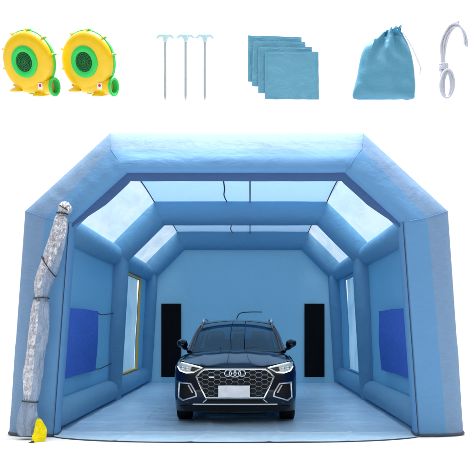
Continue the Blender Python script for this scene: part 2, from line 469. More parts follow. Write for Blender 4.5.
# rolled silver door tied along the left post
roll_px = [(67, 202, 2.0), (66, 204.5, 5.2), (64.6, 208.5, 7.0), (62, 213.5, 4.6), (61.2, 219, 6.6), (59.5, 231, 8.4), (55.5, 246, 9), (51, 260, 9.2), (46.5, 273, 9.2), (43, 285, 8.6), (41.5, 297, 6.4),
           (41.0, 303, 8), (40, 314, 9.3), (37.8, 330, 9.6), (35.6, 348, 9.4), (34, 366, 9.0), (32.5, 384, 8.4), (30.8, 398, 7.2), (30, 402, 7.0), (28.6, 410, 9), (27.8, 420, 10.2), (27.5, 430, 10), (27.5, 435.5, 8)]
YR = 9.78
pp = [PX(a, b, YR) for a, b, c in roll_px]; rr = [c*YR/FPX for a, b, c in roll_px]
q = smooth_path(pp, 7); rq = smooth_path([(r, 0, 0) for r in rr], 7); rq = [v.x for v in rq]
N = len(q)
def rf(i, th):
    z = q[i].z
    a = nz(math.cos(th)*1.6, math.sin(th)*1.6, z*3)*.22+nz(math.cos(th)*3, math.sin(th)*3, z*9)*.08
    return 1+a+.05*math.sin(th*3+z*6)
def rm(j, i):
    z = q[min(j, N-1)].z+.05*math.sin(i*.9)
    if z < .54: return 1
    thr = 62-2*(z-.5) if z < 1.86 else 56+18*min(1, (z-1.86)/1.0)
    return 1 if (i >= thr or i < 14) else 0
bm = bmesh.new(); sweep(bm, q, rq, 80, up=(0, 1, 0), flat=.62, rfun=rf, mat=rm)
def rollmat():
    m, t, p, o = new_mat('silver_foil_and_cloth'); L = t.links.new
    tcn = t.nodes.new('ShaderNodeTexCoord'); mp = t.nodes.new('ShaderNodeMapping'); mp.inputs['Scale'].default_value = (9, 9, 2.2)
    n = t.nodes.new('ShaderNodeTexNoise'); n.inputs['Scale'].default_value = 1; n.inputs['Detail'].default_value = 4
    L(tcn.outputs['Object'], mp.inputs[0]); L(mp.outputs[0], n.inputs['Vector'])
    s_ = t.nodes.new('ShaderNodeSeparateXYZ'); L(tcn.outputs['Object'], s_.inputs[0])
    g_ = t.nodes.new('ShaderNodeMapRange'); L(s_.outputs['Z'], g_.inputs['Value'])
    for k, v in zip(('From Min', 'From Max', 'To Min', 'To Max'), (.0, .1, -.2, -.2)): g_.inputs[k].default_value = v
    a_ = t.nodes.new('ShaderNodeMath'); L(n.outputs[0], a_.inputs[0]); L(g_.outputs[0], a_.inputs[1])
    r = t.nodes.new('ShaderNodeMapRange'); L(a_.outputs[0], r.inputs['Value'])
    r.inputs['From Min'].default_value = .49; r.inputs['From Max'].default_value = .53
    c = t.nodes.new('ShaderNodeMix'); c.data_type = 'RGBA'; L(r.outputs[0], c.inputs['Factor'])
    c.inputs['A'].default_value = (.54, .56, .63, 1); c.inputs['B'].default_value = (*srgb(130, 160, 200), 1)
    L(c.outputs['Result'], p.inputs['Base Color'])
    mt = t.nodes.new('ShaderNodeMath'); mt.operation = 'MULTIPLY_ADD'; mt.inputs[1].default_value = -.62; mt.inputs[2].default_value = .84; L(r.outputs[0], mt.inputs[0]); L(mt.outputs[0], p.inputs['Metallic'])
    rg = t.nodes.new('ShaderNodeMath'); rg.operation = 'MULTIPLY_ADD'; rg.inputs[1].default_value = .22; rg.inputs[2].default_value = .36; L(r.outputs[0], rg.inputs[0]); L(rg.outputs[0], p.inputs['Roughness'])
    v = t.nodes.new('ShaderNodeTexVoronoi'); v.inputs['Scale'].default_value = 11; v.feature = 'F1'
    n3 = t.nodes.new('ShaderNodeTexNoise'); n3.inputs['Scale'].default_value = 12; n3.inputs['Detail'].default_value = 5; n3.inputs['Distortion'].default_value = 1.5
    m4 = t.nodes.new('ShaderNodeMapping'); m4.inputs['Scale'].default_value = (1.4, 1.4, 1.0); L(tcn.outputs['Object'], m4.inputs[0]); L(m4.outputs[0], n3.inputs['Vector'])
    m3 = t.nodes.new('ShaderNodeMapping'); m3.inputs['Scale'].default_value = (1.6, 1.6, .85); L(tcn.outputs['Object'], m3.inputs[0]); L(m3.outputs[0], v.inputs['Vector'])
    sm = t.nodes.new('ShaderNodeMath'); L(v.outputs['Distance'], sm.inputs[0]); L(n3.outputs[0], sm.inputs[1])
    b = t.nodes.new('ShaderNodeBump'); b.inputs['Strength'].default_value = .75; b.inputs['Distance'].default_value = .05
    L(sm.outputs[0], b.inputs['Height']); L(b.outputs[0], p.inputs['Normal'])
    return m
M['foil'] = rollmat()
M['rollcloth'] = fabric('roll_cloth', srgb(158, 178, 206), .12, wr=1.0, wscale=(10, 10, 4))
roll = tl('rolled_door', bm, [M['foil'], M['rollcloth']], angle=60)
roll['label'] = 'rolled up silver foil door tied along the left front post'
def strap(i0, i1, w=.011):
    c0, c1 = q[i0], q[i1]; r = max(rq[i0], rq[i1])*1.16; bm = bmesh.new(); ring = []
    for k in range(28):
        th = 2*math.pi*k/28
        t = (math.cos(th)+1)/2; c = c0.lerp(c1, t)
        ring.append((c.x+r*math.cos(th)*(1 if i0 == i1 else .95), YR-.0+r*.72*math.sin(th), c.z))
    sweep(bm, ring, w, 6, closed=True, up=(0, 0, 1), flat=.6)
    tl('strap', bm, M['black'], roll)
def near(py): return min(range(N), key=lambda i: abs(q[i].z-PX(0, py, YR).z))
strap(near(205), near(211)); strap(near(213), near(214), .014); strap(near(298), near(298), .013); strap(near(401), near(402), .012); strap(near(256), near(276))
# yellow sleeve hanging out at the foot
bm = bmesh.new()
prof = [((38.5, 418.5), 1.2), ((39, 422), 3.2), ((39.8, 427), 4.8), ((40, 432), 5.6), ((39, 437), 6.2), ((36, 441), 5.2), ((32.5, 443), 3.0)]
yq = smooth_path([PX(a, b, 9.66-.004*i*i) for i, ((a, b), w) in enumerate(prof)], 5)
yr = [v.x for v in smooth_path([(w*9.66/FPX, 0, 0) for p, w in prof], 5)]
sweep(bm, yq, yr, 22, up=(0, 1, 0), flat=.45, rfun=lambda i, th: 1+.20*math.sin(th*5+i*.12)+.12*nz(math.cos(th)*2, math.sin(th)*2, i*.2))
sl = tl('inflation_sleeve', bm, M['yellowcloth']); sl['label'] = 'yellow cloth sleeve with black end at the foot of the left post'
bm = bmesh.new(); sweep(bm, [PX(34.0, 442.6, 9.52), PX(30.5, 443.8, 9.50), PX(27.5, 444.2, 9.50)], [.034, .03, .018], 10, flat=.8)
tl('sleeve_end', bm, M['black'], sl)

exec_car = True
# ------------------------------------------------------------------ car
M['paint'] = pmat('navy_black_paint', (.0014, .0045, .014), .12, 0.0, .25, coat=.6)
_p = M['paint'].node_tree.nodes['Principled BSDF']; _p.inputs['Specular Tint'].default_value = (.55, .78, 1, 1)
M['dark'] = pmat('satin_black_plastic', (.006, .006, .007), .45, spec=.3)
M['chrome'] = pmat('chrome', (.80, .82, .85), .18, 1)
M['satin'] = pmat('satin_aluminium', (.62, .65, .70), .34, 1)
M['grid'] = pmat('dark_chrome_mesh', (.30, .33, .37), .3, 1)
M['tyre'] = pmat('tyre_rubber', (.012, .012, .013), .8, spec=.25, bump=.4, bscale=90)

M['reflector'] = pmat('lamp_reflector', (.90, .90, .80), .25, .15, spec=.8, bump=.5, bscale=30)
M['drl'] = pmat('lamp_light_guide', (.92, .92, .86), .25, spec=.6)
M['drl'].node_tree.nodes['Principled BSDF'].inputs['Emission Color'].default_value = (1, .98, .90, 1)
M['drl'].node_tree.nodes['Principled BSDF'].inputs['Emission Strength'].default_value = .9
M['plate'] = pmat('blank_plate', (.93, .93, .95), .45, var=.08, vscale=9)
M['seat'] = pmat('dark_seat', (.012, .013, .017), .7)
def glassmat(nm='tinted_glass', tint=(.40, .57, .65, 1), ior=1.48):
    m, t, p, o = new_mat(nm); L = t.links.new
    tp = t.nodes.new('ShaderNodeBsdfTransparent'); tp.inputs[0].default_value = tint
    gl = t.nodes.new('ShaderNodeBsdfGlossy'); gl.inputs['Roughness'].default_value = .015; gl.inputs['Color'].default_value = (.75, .9, 1, 1)
    fr = t.nodes.new('ShaderNodeFresnel')
    ge = t.nodes.new('ShaderNodeNewGeometry'); iv = t.nodes.new('ShaderNodeMapRange'); iv.inputs['To Min'].default_value = ior; iv.inputs['To Max'].default_value = 1/ior
    L(ge.outputs['Backfacing'], iv.inputs['Value']); L(iv.outputs[0], fr.inputs[0])
    mx = t.nodes.new('ShaderNodeMixShader'); L(fr.outputs[0], mx.inputs[0]); L(tp.outputs[0], mx.inputs[1]); L(gl.outputs[0], mx.inputs[2])
    L(mx.outputs[0], o.inputs['Surface']); return m
M['glass'] = glassmat(); M['lens'] = glassmat('lamp_lens', (.97, .98, .98, 1), 1.3)

CARX, CARY = -.035, 11.1
car = thing('car', 'dark navy blue SUV with chrome grille of four linked rings, parked inside the tent', 'car', (CARX, CARY, 0))
car.scale = (1.035, 1.02, 1.0)
def ck(name, bm, mats, parent=None, **k): return link(name, bm, mats, parent or car, **k)
A_, DEP = .895, .62
def gz(z):
    P = [(.15, .16), (.25, .085), (.33, .03), (.42, .01), (.52, 0), (.66, .008), (.76, .03), (.85, .065), (.92, .12), (1.0, .2)]
    if z <= P[0][0]: return P[0][1]
    for (a, b), (c, d) in zip(P, P[1:]):
        if z <= c: return b+(d-b)*(z-a)/(c-a)
    return P[-1][1]
def F(x, z):
    q = min(.9995, (abs(x)/A_)**4.2)
    return DEP*(1-(1-q)**(1/4.2))+gz(z)
def ztop(x): return .862+.02*(abs(x)/.46)**2 if abs(x) < .46 else .882+.058*min(1, (abs(x)-.46)/.34)-.10*max(0, (abs(x)-.79)/.10)**2
# fascia
bm = bmesh.new()
def fas(u, v):
    a = (u*2-1); x = A_*.9985*math.sin(a*math.pi/2)*1.0
    x = A_*.9990*(1-(1-abs(a))**1.9)*(1 if a > 0 else -1)
    z = .20+(ztop(x)-.20)*v
    return (x, F(x, z), z)
grid(bm, fas, 72, 44)
ck('front_bumper', bm, M['paint'], angle=60)
def patch(poly, off, thick, step=.035):
    bm = bmesh.new(); f = bm.faces.new([bm.verts.new((x, 0, z)) for x, z in poly])
    xs = [p[0] for p in poly]; zs = [p[1] for p in poly]
    k = math.floor(min(xs)/step)*step
    while k < max(xs):
        bmesh.ops.bisect_plane(bm, geom=bm.verts[:]+bm.edges[:]+bm.faces[:], plane_co=(k, 0, 0), plane_no=(1, 0, 0)); k += step
    k = math.floor(min(zs)/step)*step
    while k < max(zs):
        bmesh.ops.bisect_plane(bm, geom=bm.verts[:]+bm.edges[:]+bm.faces[:], plane_co=(0, 0, k), plane_no=(0, 0, 1)); k += step
    for v in bm.verts: v.co.y = F(v.co.x, v.co.z)+off
    ex = bmesh.ops.extrude_face_region(bm, geom=bm.faces[:])
    for v in [e for e in ex['geom'] if isinstance(e, bmesh.types.BMVert)]: v.co.y += thick
    return bm
def rail(poly, off, r, closed=True, flat=1.0, n=8, step=.03):
    bm = bmesh.new()
    d = densify([Vector((x, 0, z)) for x, z in poly], step, closed)
    sweep(bm, [Vector((p.x, F(p.x, p.z)+off, p.z)) for p in d], r, n, closed=closed, up=(0, 1, 0), flat=flat, sup=2.6); return bm
def sym(h): return h+[(-x, z) for x, z in h[::-1]]
GR = sym([(0.0, .836), (.43, .836), (.485, .80), (.552, .722), (.415, .418), (0.0, .418)][1:5])
ck('grille', patch(GR, -.006, .004), M['dark'])
gr = ck('grille_frame', rail(GR, -.016, .013, flat=.9), M['chrome'])
# honeycomb of the grille
def inside(x, z, poly):
    c = False; n = len(poly)
    for i in range(n):
        (x0, z0), (x1, z1) = poly[i], poly[i-1]
        if (z0 > z) != (z1 > z) and x < (x1-x0)*(z-z0)/(z1-z0)+x0: c = not c
    return c
bm = bmesh.new(); w, h = .112, .066; done = set()
for ci in range(-9, 10):
    for ri in range(-1, 8):
        cx = ci*w*.75; cz = .42+ri*h+(h/2 if ci % 2 else 0)
        P = [(cx-w/2, cz), (cx-w/4, cz+h/2), (cx+w/4, cz+h/2), (cx+w/2, cz), (cx+w/4, cz-h/2), (cx-w/4, cz-h/2)]
        for i in range(6):
            a, b = P[i], P[(i+1) % 6]
            key = tuple(sorted(((round(a[0], 3), round(a[1], 3)), (round(b[0], 3), round(b[1], 3)))))
            if key in done: continue
            done.add(key)
            pts = [(a[0]+(b[0]-a[0])*t/4, a[1]+(b[1]-a[1])*t/4) for t in range(5)]
            pts = [p for p in pts if inside(p[0], p[1], GR)]
            if len(pts) < 2: continue
            sweep(bm, [(x, F(x, z)-.014, z) for x, z in pts], .0068 if abs(a[1]-b[1]) < 1e-6 else .0040, 5, up=(0, 1, 0))
ck('grille_mesh', bm, M['grid'])
bm = bmesh.new()
for cx in (-.099, -.033, .033, .099):
    sweep(bm, [(cx+.048*math.cos(t), F(0, .775)-.034, .778+.048*math.sin(t)) for t in [2*math.pi*k/36 for k in range(36)]], .0085, 8, closed=True, up=(0, 1, 0))
ck('emblem', bm, M['chrome'])
bm = bmesh.new(); box(bm, (-.33, F(.33, .72)-.02, .72), (.075, .008, .03), bev=.003); ck('badge', bm, M['satin'])
# plate, blank
bm = bmesh.new()
grid(bm, lambda u, v: (-.235+.445*u, -.046-.012*abs(nz(u*5+v*2, v*2.2-u, 1))-.004*math.sin(u*10+v*6), .432+.168*v), 30, 12); thicken(bm, .008)
ck('number_plate', bm, M['plate'], angle=60)
bm = bmesh.new(); box(bm, (-.012, -.022, .516), (.40, .026, .14), bev=.004); ck('plate_holder', bm, M['dark'])
# side intakes
for s in (-1, 1):
    IN = [(s*x, z) for x, z in [(.632, .622), (.80, .632), (.812, .415), (.75, .372), (.548, .438), (.560, .50)]]
    if s < 0: IN = IN[::-1]
    it = ck('side_intake', patch(IN, -.004, .003), M['dark'])
    ck('intake_frame', rail(IN, -.010, .012, flat=.8), M['satin'], it)
    IB = [(s*.665, .60), (s*.60, .49)]
    ck('intake_fin', rail(IB, -.016, .012, closed=False), M['satin'], it)
    bm = bmesh.new()
    for k in range(4):
        z = .43+k*.045
        dd = densify([Vector((s*.60, 0, z)), Vector((s*.80, 0, z))], .03); sweep(bm, [(p.x, F(p.x, p.z)-.006, p.z) for p in dd], .006, 5, up=(0, 0, 1))
    ck('intake_slat', bm, M['dark'], it)
    # headlight
    HL = [(s*x, z) for x, z in [(.455, .852), (.60, .885), (.78, .925), (.835, .925), (.842, .862), (.80, .800), (.70, .768), (.585, .778)]]
    if s < 0: HL = HL[::-1]
    hl = ck('headlight', patch(HL, -.003, .002), M['reflector'])
    HI = [(s*x, z) for x, z in [(.50, .848), (.62, .868), (.64, .81), (.60, .795)]]
    ck('lamp_housing', patch(HI if s > 0 else HI[::-1], -.006, .002, .02), M['dark'], hl)
    for (cx, cz) in ((.685, .838), (.755, .848)):
        bm = bmesh.new(); lathe(bm, [(.0, -.012), (.018, -.010), (.026, -.003), (.028, .01)], 20, 'Y', center=(s*cx, F(cx, cz)-.012, cz)); ck('projector', bm, M['chrome'], hl)
    ck('light_guide', rail([(s*.59, .785), (s*.70, .777), (s*.795, .806), (s*.832, .862)], -.008, .009, closed=False), M['drl'], hl)
    ck('light_guide', rail([(s*.47, .856), (s*.60, .888), (s*.78, .928)], -.008, .007, closed=False), M['drl'], hl)
    ck('lamp_lens', patch(HL, -.020, .003), M['lens'], hl)
    # corner flick of the lower trim
    ck('bumper_flick', rail([(s*.40, .392), (s*.455, .345)], -.010, .009, closed=False), M['satin'])
LG = sym([(.40, .375), (.475, .335)])
ck('lower_intake', patch(LG, -.005, .003), M['dark'])
ck('bumper_strip', rail([(-.60, .318), (.60, .318)], -.016, .013, closed=False, flat=.8), M['satin'])
ck('lower_spoiler', patch(sym([(.80, .285), (.72, .205)]), -.008, .003), M['dark'])
for x in (-.68, -.49, .49, .68):
    bm = bmesh.new(); lathe(bm, [(0, -.004), (.014, -.003), (.017, .004)], 14, 'Y', center=(x, F(x, .345)-.004, .345 if abs(x) > .6 else .40))
    ck('parking_sensor', bm, M['paint'])
# hood
HWD = .745
def hood(u, v):
    a = u*2-1; x = HWD*a; y0 = F(x, ztop(x))+.012; y1 = 1.17-.06*a*a
    zc = 1.085-.055*a*a
    z0 = ztop(x)+.002; t = v
    z = z0+(zc-z0)*(1-(1-t)**1.55)
    z += .010*math.exp(-((abs(x)-.50)/.07)**2)*math.sin(math.pi*t)+.010*math.exp(-((abs(x)-.16)/.12)**2)*t
    return (x, y0+(y1-y0)*t, z)
bm = bmesh.new(); grid(bm, hood, 64, 28); thicken(bm, .012)
ck('hood', bm, M['paint'], angle=50)
# body side shell
def belt(y):
    if y < 1.12:
        t = max(0, min(1, (y-.1)/1.0)); return ztop(.74)+(1.03-ztop(.74))*(1-(1-t)**1.55)-.008
    return 1.022+.02*(y-1.1)/3
def station(y):
    b = belt(y); k = 1.0
    if y < .62:
        lo, hi = 0, A_
        zz = .6
        for _ in range(40):
            mid = (lo+hi)/2
            if F(mid, zz) < y: lo = mid
            else: hi = mid
        k = lo/A_
    if y > 3.9: k = 1-.13*((y-3.9)/.45)**2
    zb = .19
    pts = [(0, zb), (.45, zb), (.80, zb+.01), (.862, .25), (.885, .36), (.893, .50), (.895, .64), (.893, .76), (.884, .84), (.868, b-.075), (.84, b-.035), (.80, b-.012), (.745, b)]
    return [Vector((x*k, y, z)) for x, z in pts]
ys = [.30, .36, .42, .5, .6, .75, .9, 1.05, 1.2, 1.5, 1.9, 2.4, 2.9, 3.3, 3.6, 3.9, 4.05, 4.2, 4.3, 4.36]
bm = bmesh.new()
half = [station(y) for y in ys]
rings = [r[::-1]+[Vector((-p.x, p.y, p.z)) for p in r[1:]] for r in half]
vs = loft(bm, rings, False); bm.faces.new(vs[-1])
# deck under the cabin glass closes the shell
body = ck('body', bm, M['paint'], angle=45)
# wheel arches cut through the shell
cb = bmesh.new()
for y in (.86, 3.45):
    for s in (-1, 1):
        bmesh.ops.create_cone(cb, cap_ends=True, segments=40, radius1=.385, radius2=.385, depth=.36, matrix=Matrix.Translation((s*.80, y, .335)) @ Matrix.Rotation(R(90), 4, 'Y'))
cutter = link('cutter', cb, M['dark'], car)
for ob in (body,):
    md = ob.modifiers.new('cut', 'BOOLEAN'); md.object = cutter; md.operation = 'DIFFERENCE'; md.solver = 'FAST'
    bpy.context.view_layer.update()
    ev = ob.evaluated_get(bpy.context.evaluated_depsgraph_get()); nm = bpy.data.meshes.new_from_object(ev)
    ob.modifiers.clear()
    if len(nm.polygons) > 50: ob.data = nm
bpy.data.objects.remove(cutter)
def wheel(x, y):
    s = 1 if x > 0 else -1
    wh = bpy.data.objects.new('wheel', None); COL.objects.link(wh); wh.parent = car; wh.location = (x, y, .335)
    bm = bmesh.new()
    prof = [(.235, -.10), (.27, -.112), (.31, -.108), (.328, -.09), (.335, -.06), (.335, -.035), (.329, -.03), (.329, -.022), (.335, -.017), (.335, .017), (.329, .022), (.329, .03), (.335, .035), (.335, .06), (.328, .09), (.31, .108), (.27, .112), (.235, .10)]
    lathe(bm, prof, 64, 'X'); link('tyre', bm, M['tyre'], wh, angle=50)
    bm = bmesh.new()
    lathe(bm, [(.24, -.10), (.225, -.09), (.215, 0), (.225, .09), (.24, .10)], 48, 'X')
    for k in range(10):
        a = 2*math.pi*k/10
        sweep(bm, [(s*.075, .03*math.cos(a), .03*math.sin(a)), (s*.09, .13*math.cos(a), .13*math.sin(a)), (s*.085, .226*math.cos(a), .226*math.sin(a))], [.022, .016, .02], 6, up=(1, 0, 0))
    lathe(bm, [(0, s*.1), (.04, s*.098), (.05, s*.07)], 20, 'X')
    link('rim', bm, M['satin'], wh)
for x in (-.775, .775):
    for y in (.86, 3.45): wheel(x, y)
bm = bmesh.new(); box(bm, (0, .95, .45), (1.25, .9, .42), bev=.03); box(bm, (0, 2.3, .32), (1.45, 3.4, .2)); ck('underbody', bm, M['dark'])
# greenhouse
pil = smooth_path([(.735, 1.10, 1.055), (.655, 1.52, 1.33), (.585, 1.93, 1.505), (.585, 2.5, 1.545), (.575, 3.1, 1.525), (.56, 3.62, 1.46), (.62, 3.98, 1.25), (.67, 4.2, 1.05)], 8)
iA = 16; iD = 40     # windscreen top, roof rear
def pz(i): return pil[i]
def crown(i, a): return (.055 if i <= iA else .045)*(1-a*a)
def span(i0, i1, n=24, dz=0, bow=0.0, inset=0.0, dy=0):
    bm = bmesh.new()
    rings = []
    for i in range(i0, i1+1):
        p = pil[i]; row = []
        t = (i-i0)/(i1-i0)
        for k in range(n+1):
            a = -1+2*k/n
            row.append((a*(p.x-inset), p.y-bow*(1-a*a)*(1-t if bow > 0 else 1)+dy, p.z+dz+crown(i, a)*(0.25+.75*min(1, max(0, (p.y-1.1)/.8))) ))
        rings.append(row)
    loft(bm, rings, False); return bm
bm = span(0, iA, bow=.10, inset=.035); thicken(bm, .006); ck('windscreen', bm, M['glass'])
bm = span(iA, iD, dz=.004); thicken(bm, .012); ck('roof', bm, M['paint'])
bm = span(iD, len(pil)-1, inset=.03, bow=-.06); thicken(bm, .006); ck('rear_window', bm, M['glass'])
# black top band of the screen and cowl
bm = bmesh.new()
grid(bm, lambda u, v: ((u*2-1)*.735, 1.02+.145*v-.06*(u*2-1)**2*1.0, 1.052-.028*(u*2-1)**2+.02*v), 30, 4); ck('cowl', bm, M['dark'])
bm = bmesh.new()
for s in (-1, 1):
    pass
bm.free()
for s in (-1, 1):
    bm = bmesh.new(); sweep(bm, [(s*p.x, p.y, p.z) for p in pil[:iA+1]], [.042-.012*i/iA for i in range(iA+1)], 10, up=(0, 0, 1), flat=.8); ck('pillar', bm, M['paint'])
    bm = bmesh.new(); sweep(bm, [(s*p.x, p.y, p.z) for p in pil[iA:]], .03, 8); ck('roof_frame', bm, M['paint'])
    bm = bmesh.new(); rp = [(s*.565, 2.02, 1.535), (s*.57, 2.1, 1.578), (s*.575, 2.6, 1.603), (s*.565, 3.2, 1.583), (s*.555, 3.5, 1.53)]
    sweep(bm, smooth_path(rp, 6), .017, 8); ck('roof_rail', bm, M['satin'])
    bm = bmesh.new()
    rows = []
    for i in range(0, len(pil)):
        p = pil[i]; y = p.y; b = (.752, y, min(p.z, 1.02))
        rows.append([(s*(p.x+(b[0]-p.x)*t), y, p.z+(b[2]-p.z)*t) for t in [k/6 for k in range(7)]])
    loft(bm, rows, False); ck('side_window', bm, M['glass'])
    for yb in (2.35, 3.25):
        i = min(range(len(pil)), key=lambda i: abs(pil[i].y-yb)); p = pil[i]
        bm = bmesh.new(); sweep(bm, [(s*p.x, yb, p.z), (s*.76, yb+.03, 1.0)], .03, 8); ck('pillar', bm, M['dark'])
    # mirrors
    bm = bmesh.new(); rings = []
    for k in range(13):
        t = k/12; c = math.sin(math.pi*min(1, max(0, t)))**.5
        x = .785+.175*t; c = c**.7
        hh = (.088-.022*t)*max(.08, c); dd = .09*max(.1, c)
        rings.append([(s*x, 1.46+dd*math.cos(q)*1.0, 1.165+.025*t+hh*math.copysign(abs(math.sin(q))**.8, math.sin(q))) for q in [2*math.pi*h/20 for h in range(20)]])
    loft(bm, rings, True, False, True)
    mi = ck('mirror', bm, M['paint'])
    bm = bmesh.new(); sweep(bm, [(s*.72, 1.40, 1.04), (s*.78, 1.45, 1.08), (s*.86, 1.46, 1.115)], [.04, .034, .04], 10, flat=.7); ck('mirror_arm', bm, M['dark'], mi)
    # wipers
    bm = bmesh.new(); sweep(bm, [(s*.05-.15, 1.10, 1.098), (s*.2-.05, 1.085, 1.112), (s*.3+.05, 1.12, 1.118)], .009, 6); ck('wiper', bm, M['dark'])
    # seats
    bm = bmesh.new(); box(bm, (s*.36, 2.35, .95), (.44, .16, .6), Matrix.Rotation(R(-14), 3, 'X'), bev=.05); box(bm, (s*.36, 2.43, 1.30), (.24, .10, .17), bev=.04); ck('front_seat', bm, M['seat'])
bm = bmesh.new(); box(bm, (0, 1.50, 1.0), (1.36, .5, .14), bev=.05); ck('dashboard', bm, M['seat'])
bm = bmesh.new(); sweep(bm, [(.36+.17*math.cos(t), 1.80-.06*math.sin(t), 1.09+.16*math.sin(t)) for t in [2*math.pi*k/28 for k in range(28)]], .014, 6, closed=True); ck('steering_wheel', bm, M['seat'])
bm = bmesh.new(); box(bm, (0, 1.83, 1.40), (.22, .03, .06), bev=.012); box(bm, (0, 1.86, 1.46), (.03, .03, .08)); ck('rear_view_mirror', bm, M['dark'])
bm = bmesh.new(); box(bm, (0, 3.35, .98), (1.25, .18, .5), Matrix.Rotation(R(-14), 3, 'X'), bev=.05)
for x in (-.36, 0, .36): box(bm, (x, 3.42, 1.27), (.22, .09, .13), bev=.03)
ck('rear_seat', bm, M['seat'])
bm = bmesh.new(); box(bm, (0, 2.9, .60), (1.40, 3.0, .3)); ck('cabin_floor', bm, M['seat'])

# ------------------------------------------------------------------ blowers
M['by'] = pmat('yellow_plastic', srgb(244, 200, 10), .30, spec=.5, coat=.3, var=.04)
M['bg'] = pmat('green_plastic', srgb(40, 208, 92), .35, spec=.5)
M['bgd'] = pmat('green_guard', srgb(20, 120, 56), .5)
M['bk'] = pmat('blower_dark', (.012, .075, .03), .7)
M['tan'] = pmat('outlet_inside', srgb(214, 160, 70), .6)
M['sticker'] = pmat('white_sticker', (.85, .85, .85), .5)
M['red'] = pmat('red_mark', srgb(220, 40, 40), .5)
YA = 10.0
def make_blower(label, loc):
    t = thing('air_blower', label, 'air blower', loc, 'air blowers above the tent')
    t.scale = (.955, .955, .955); t.rotation_mode = 'ZYX'; t.rotation_euler = (R(23), 0, R(-20))
    RB = .388
    def rad(th):      # scroll: grows towards the outlet at the lower right
        return RB*(1+.05*((th-math.pi*.0) % (2*math.pi))/(2*math.pi))
    def shell(prof, nm, mat):
        bm = bmesh.new(); rings = []
        for rr_, y in prof:
            rings.append([(rad(a+math.pi/2)*rr_*math.cos(a), y, rad(a+math.pi/2)*rr_*math.sin(a)) for a in [2*math.pi*k/72 for k in range(72)]])
        loft(bm, rings, True, False, True); return link(nm, bm, mat, t, angle=35)
    shell([(.35, -.112), (.60, -.118), (.80, -.110), (.90, -.094), (.965, -.065), (.995, -.025), (1.0, -.012)], 'front_housing', M['by'])
    shell([(1.015, -.012), (1.03, -.006), (1.03, .03), (1.015, .036)], 'seam_ring', M['bg'])
    shell([(1.0, .036), (.985, .06), (.94, .085), (.84, .10), (.5, .105)], 'rear_housing', M['by'])
    bm = bmesh.new(); lathe(bm, [(.122, -.112), (.130, -.134), (.156, -.144), (.190, -.142), (.206, -.130), (.211, -.108)], 56); link('intake_ring', bm, M['bg'], t)
    bm = bmesh.new(); lathe(bm, [(0, -.124), (.128, -.124), (.128, -.11)], 40); link('intake_back', bm, M['bk'], t)
    bm = bmesh.new()
    for r in (.022, .044, .066, .088, .110): sweep(bm, [(r*math.cos(a), -.136, r*math.sin(a)) for a in [2*math.pi*k/30 for k in range(30)]], .0038, 5, closed=True, up=(0, 1, 0))
    for k in range(16):
        a = 2*math.pi*k/16; sweep(bm, [(.01*math.cos(a), -.136, .01*math.sin(a)), (.128*math.cos(a), -.134, .128*math.sin(a))], .0036, 5, up=(0, 1, 0))
    link('intake_guard', bm, M['bgd'], t)
    # outlet duct
    bm = bmesh.new(); rings = []
    for k in range(9):
        s = k/8; x = -.10+.48*s; sup = 4-1.8*s; hy = .100+.012*s; hz = .112-.010*s; zc = -.300-.027*s
        ring = []
        for q_ in range(32):
            th = 2*math.pi*q_/32; c, sn = math.cos(th), math.sin(th); m_ = 1/((abs(c)**sup+abs(sn)**sup)**(1/sup))
            ring.append((x, .0+hy*c*m_, zc+hz*sn*m_))
        rings.append(ring)
    loft(bm, rings, True, False, False); link('outlet_duct', bm, M['by'], t, angle=35)
    bm = bmesh.new(); lathe(bm, [(.094, .30), (.102, .372), (.120, .376), (.128, .388), (.128, .402), (.119, .412), (.100, .412), (.090, .404), (.088, .34)], 44, 'X', center=(-.03, 0, -.325)); link('outlet_ring', bm, M['bg'], t)
    bm = bmesh.new(); lathe(bm, [(.0, .335), (.092, .335)], 40, 'X', center=(-.03, 0, -.325)); link('outlet_inside', bm, M['tan'], t)
    for (x, zt, zb, w) in ((-.215, -.30, -.395, .085), (.15, -.38, -.445, .080)):
        bm = bmesh.new()
        def sq(z, wx, wy, ox=0):
            return [(x+ox+wx*math.copysign(abs(math.cos(a))**.5, math.cos(a)), wy*math.copysign(abs(math.sin(a))**.5, math.sin(a)), z) for a in [2*math.pi*h/28 for h in range(28)]]
        loft(bm, [sq(zb, w, .15), sq(zb+.018, w, .15), sq(zb+.03, w*.9, .135), sq(zb+.05, w*.6, .10, .02), sq(zt, w*.5, .085, .04)], True, False, True)
        link('foot', bm, M['by'], t, angle=50)
    for k in range(10):
        a = R(14+36*k)
        if -80 < math.degrees(a)-360 < -20: continue
        r = rad(a+math.pi/2)*1.035
        bm = bmesh.new(); sweep(bm, [(r*math.cos(a), -.045, r*math.sin(a)), (r*math.cos(a), .065, r*math.sin(a))], .014, 10, up=(1, 0, 0)); lug = link('lug', bm, M['by'], t)
        bm = bmesh.new(); sweep(bm, [(r*math.cos(a), -.02, r*math.sin(a)), (r*math.cos(a), .04, r*math.sin(a))], .018, 10, up=(1, 0, 0)); link('clip', bm, M['bg'], lug)
    bm = bmesh.new(); box(bm, (.21, -.1125, -.315), (.075, .004, .085), bev=.001); st = link('sticker', bm, M['sticker'], t)
    bm = bmesh.new(); lathe(bm, [(0, -.0035), (.022, -.003), (.022, 0)], 6, center=(.21, -.1145, -.303)); link('warning_mark', bm, M['red'], st)
    return t
b1 = make_blower('yellow and green air blower nearest the left edge of the photo', PX(29.6, 61.3, YA))
b2 = copy_tree(b1); b2.location = PX(88.8, 61.3, YA); b2['label'] = 'yellow and green air blower beside the three tent stakes'

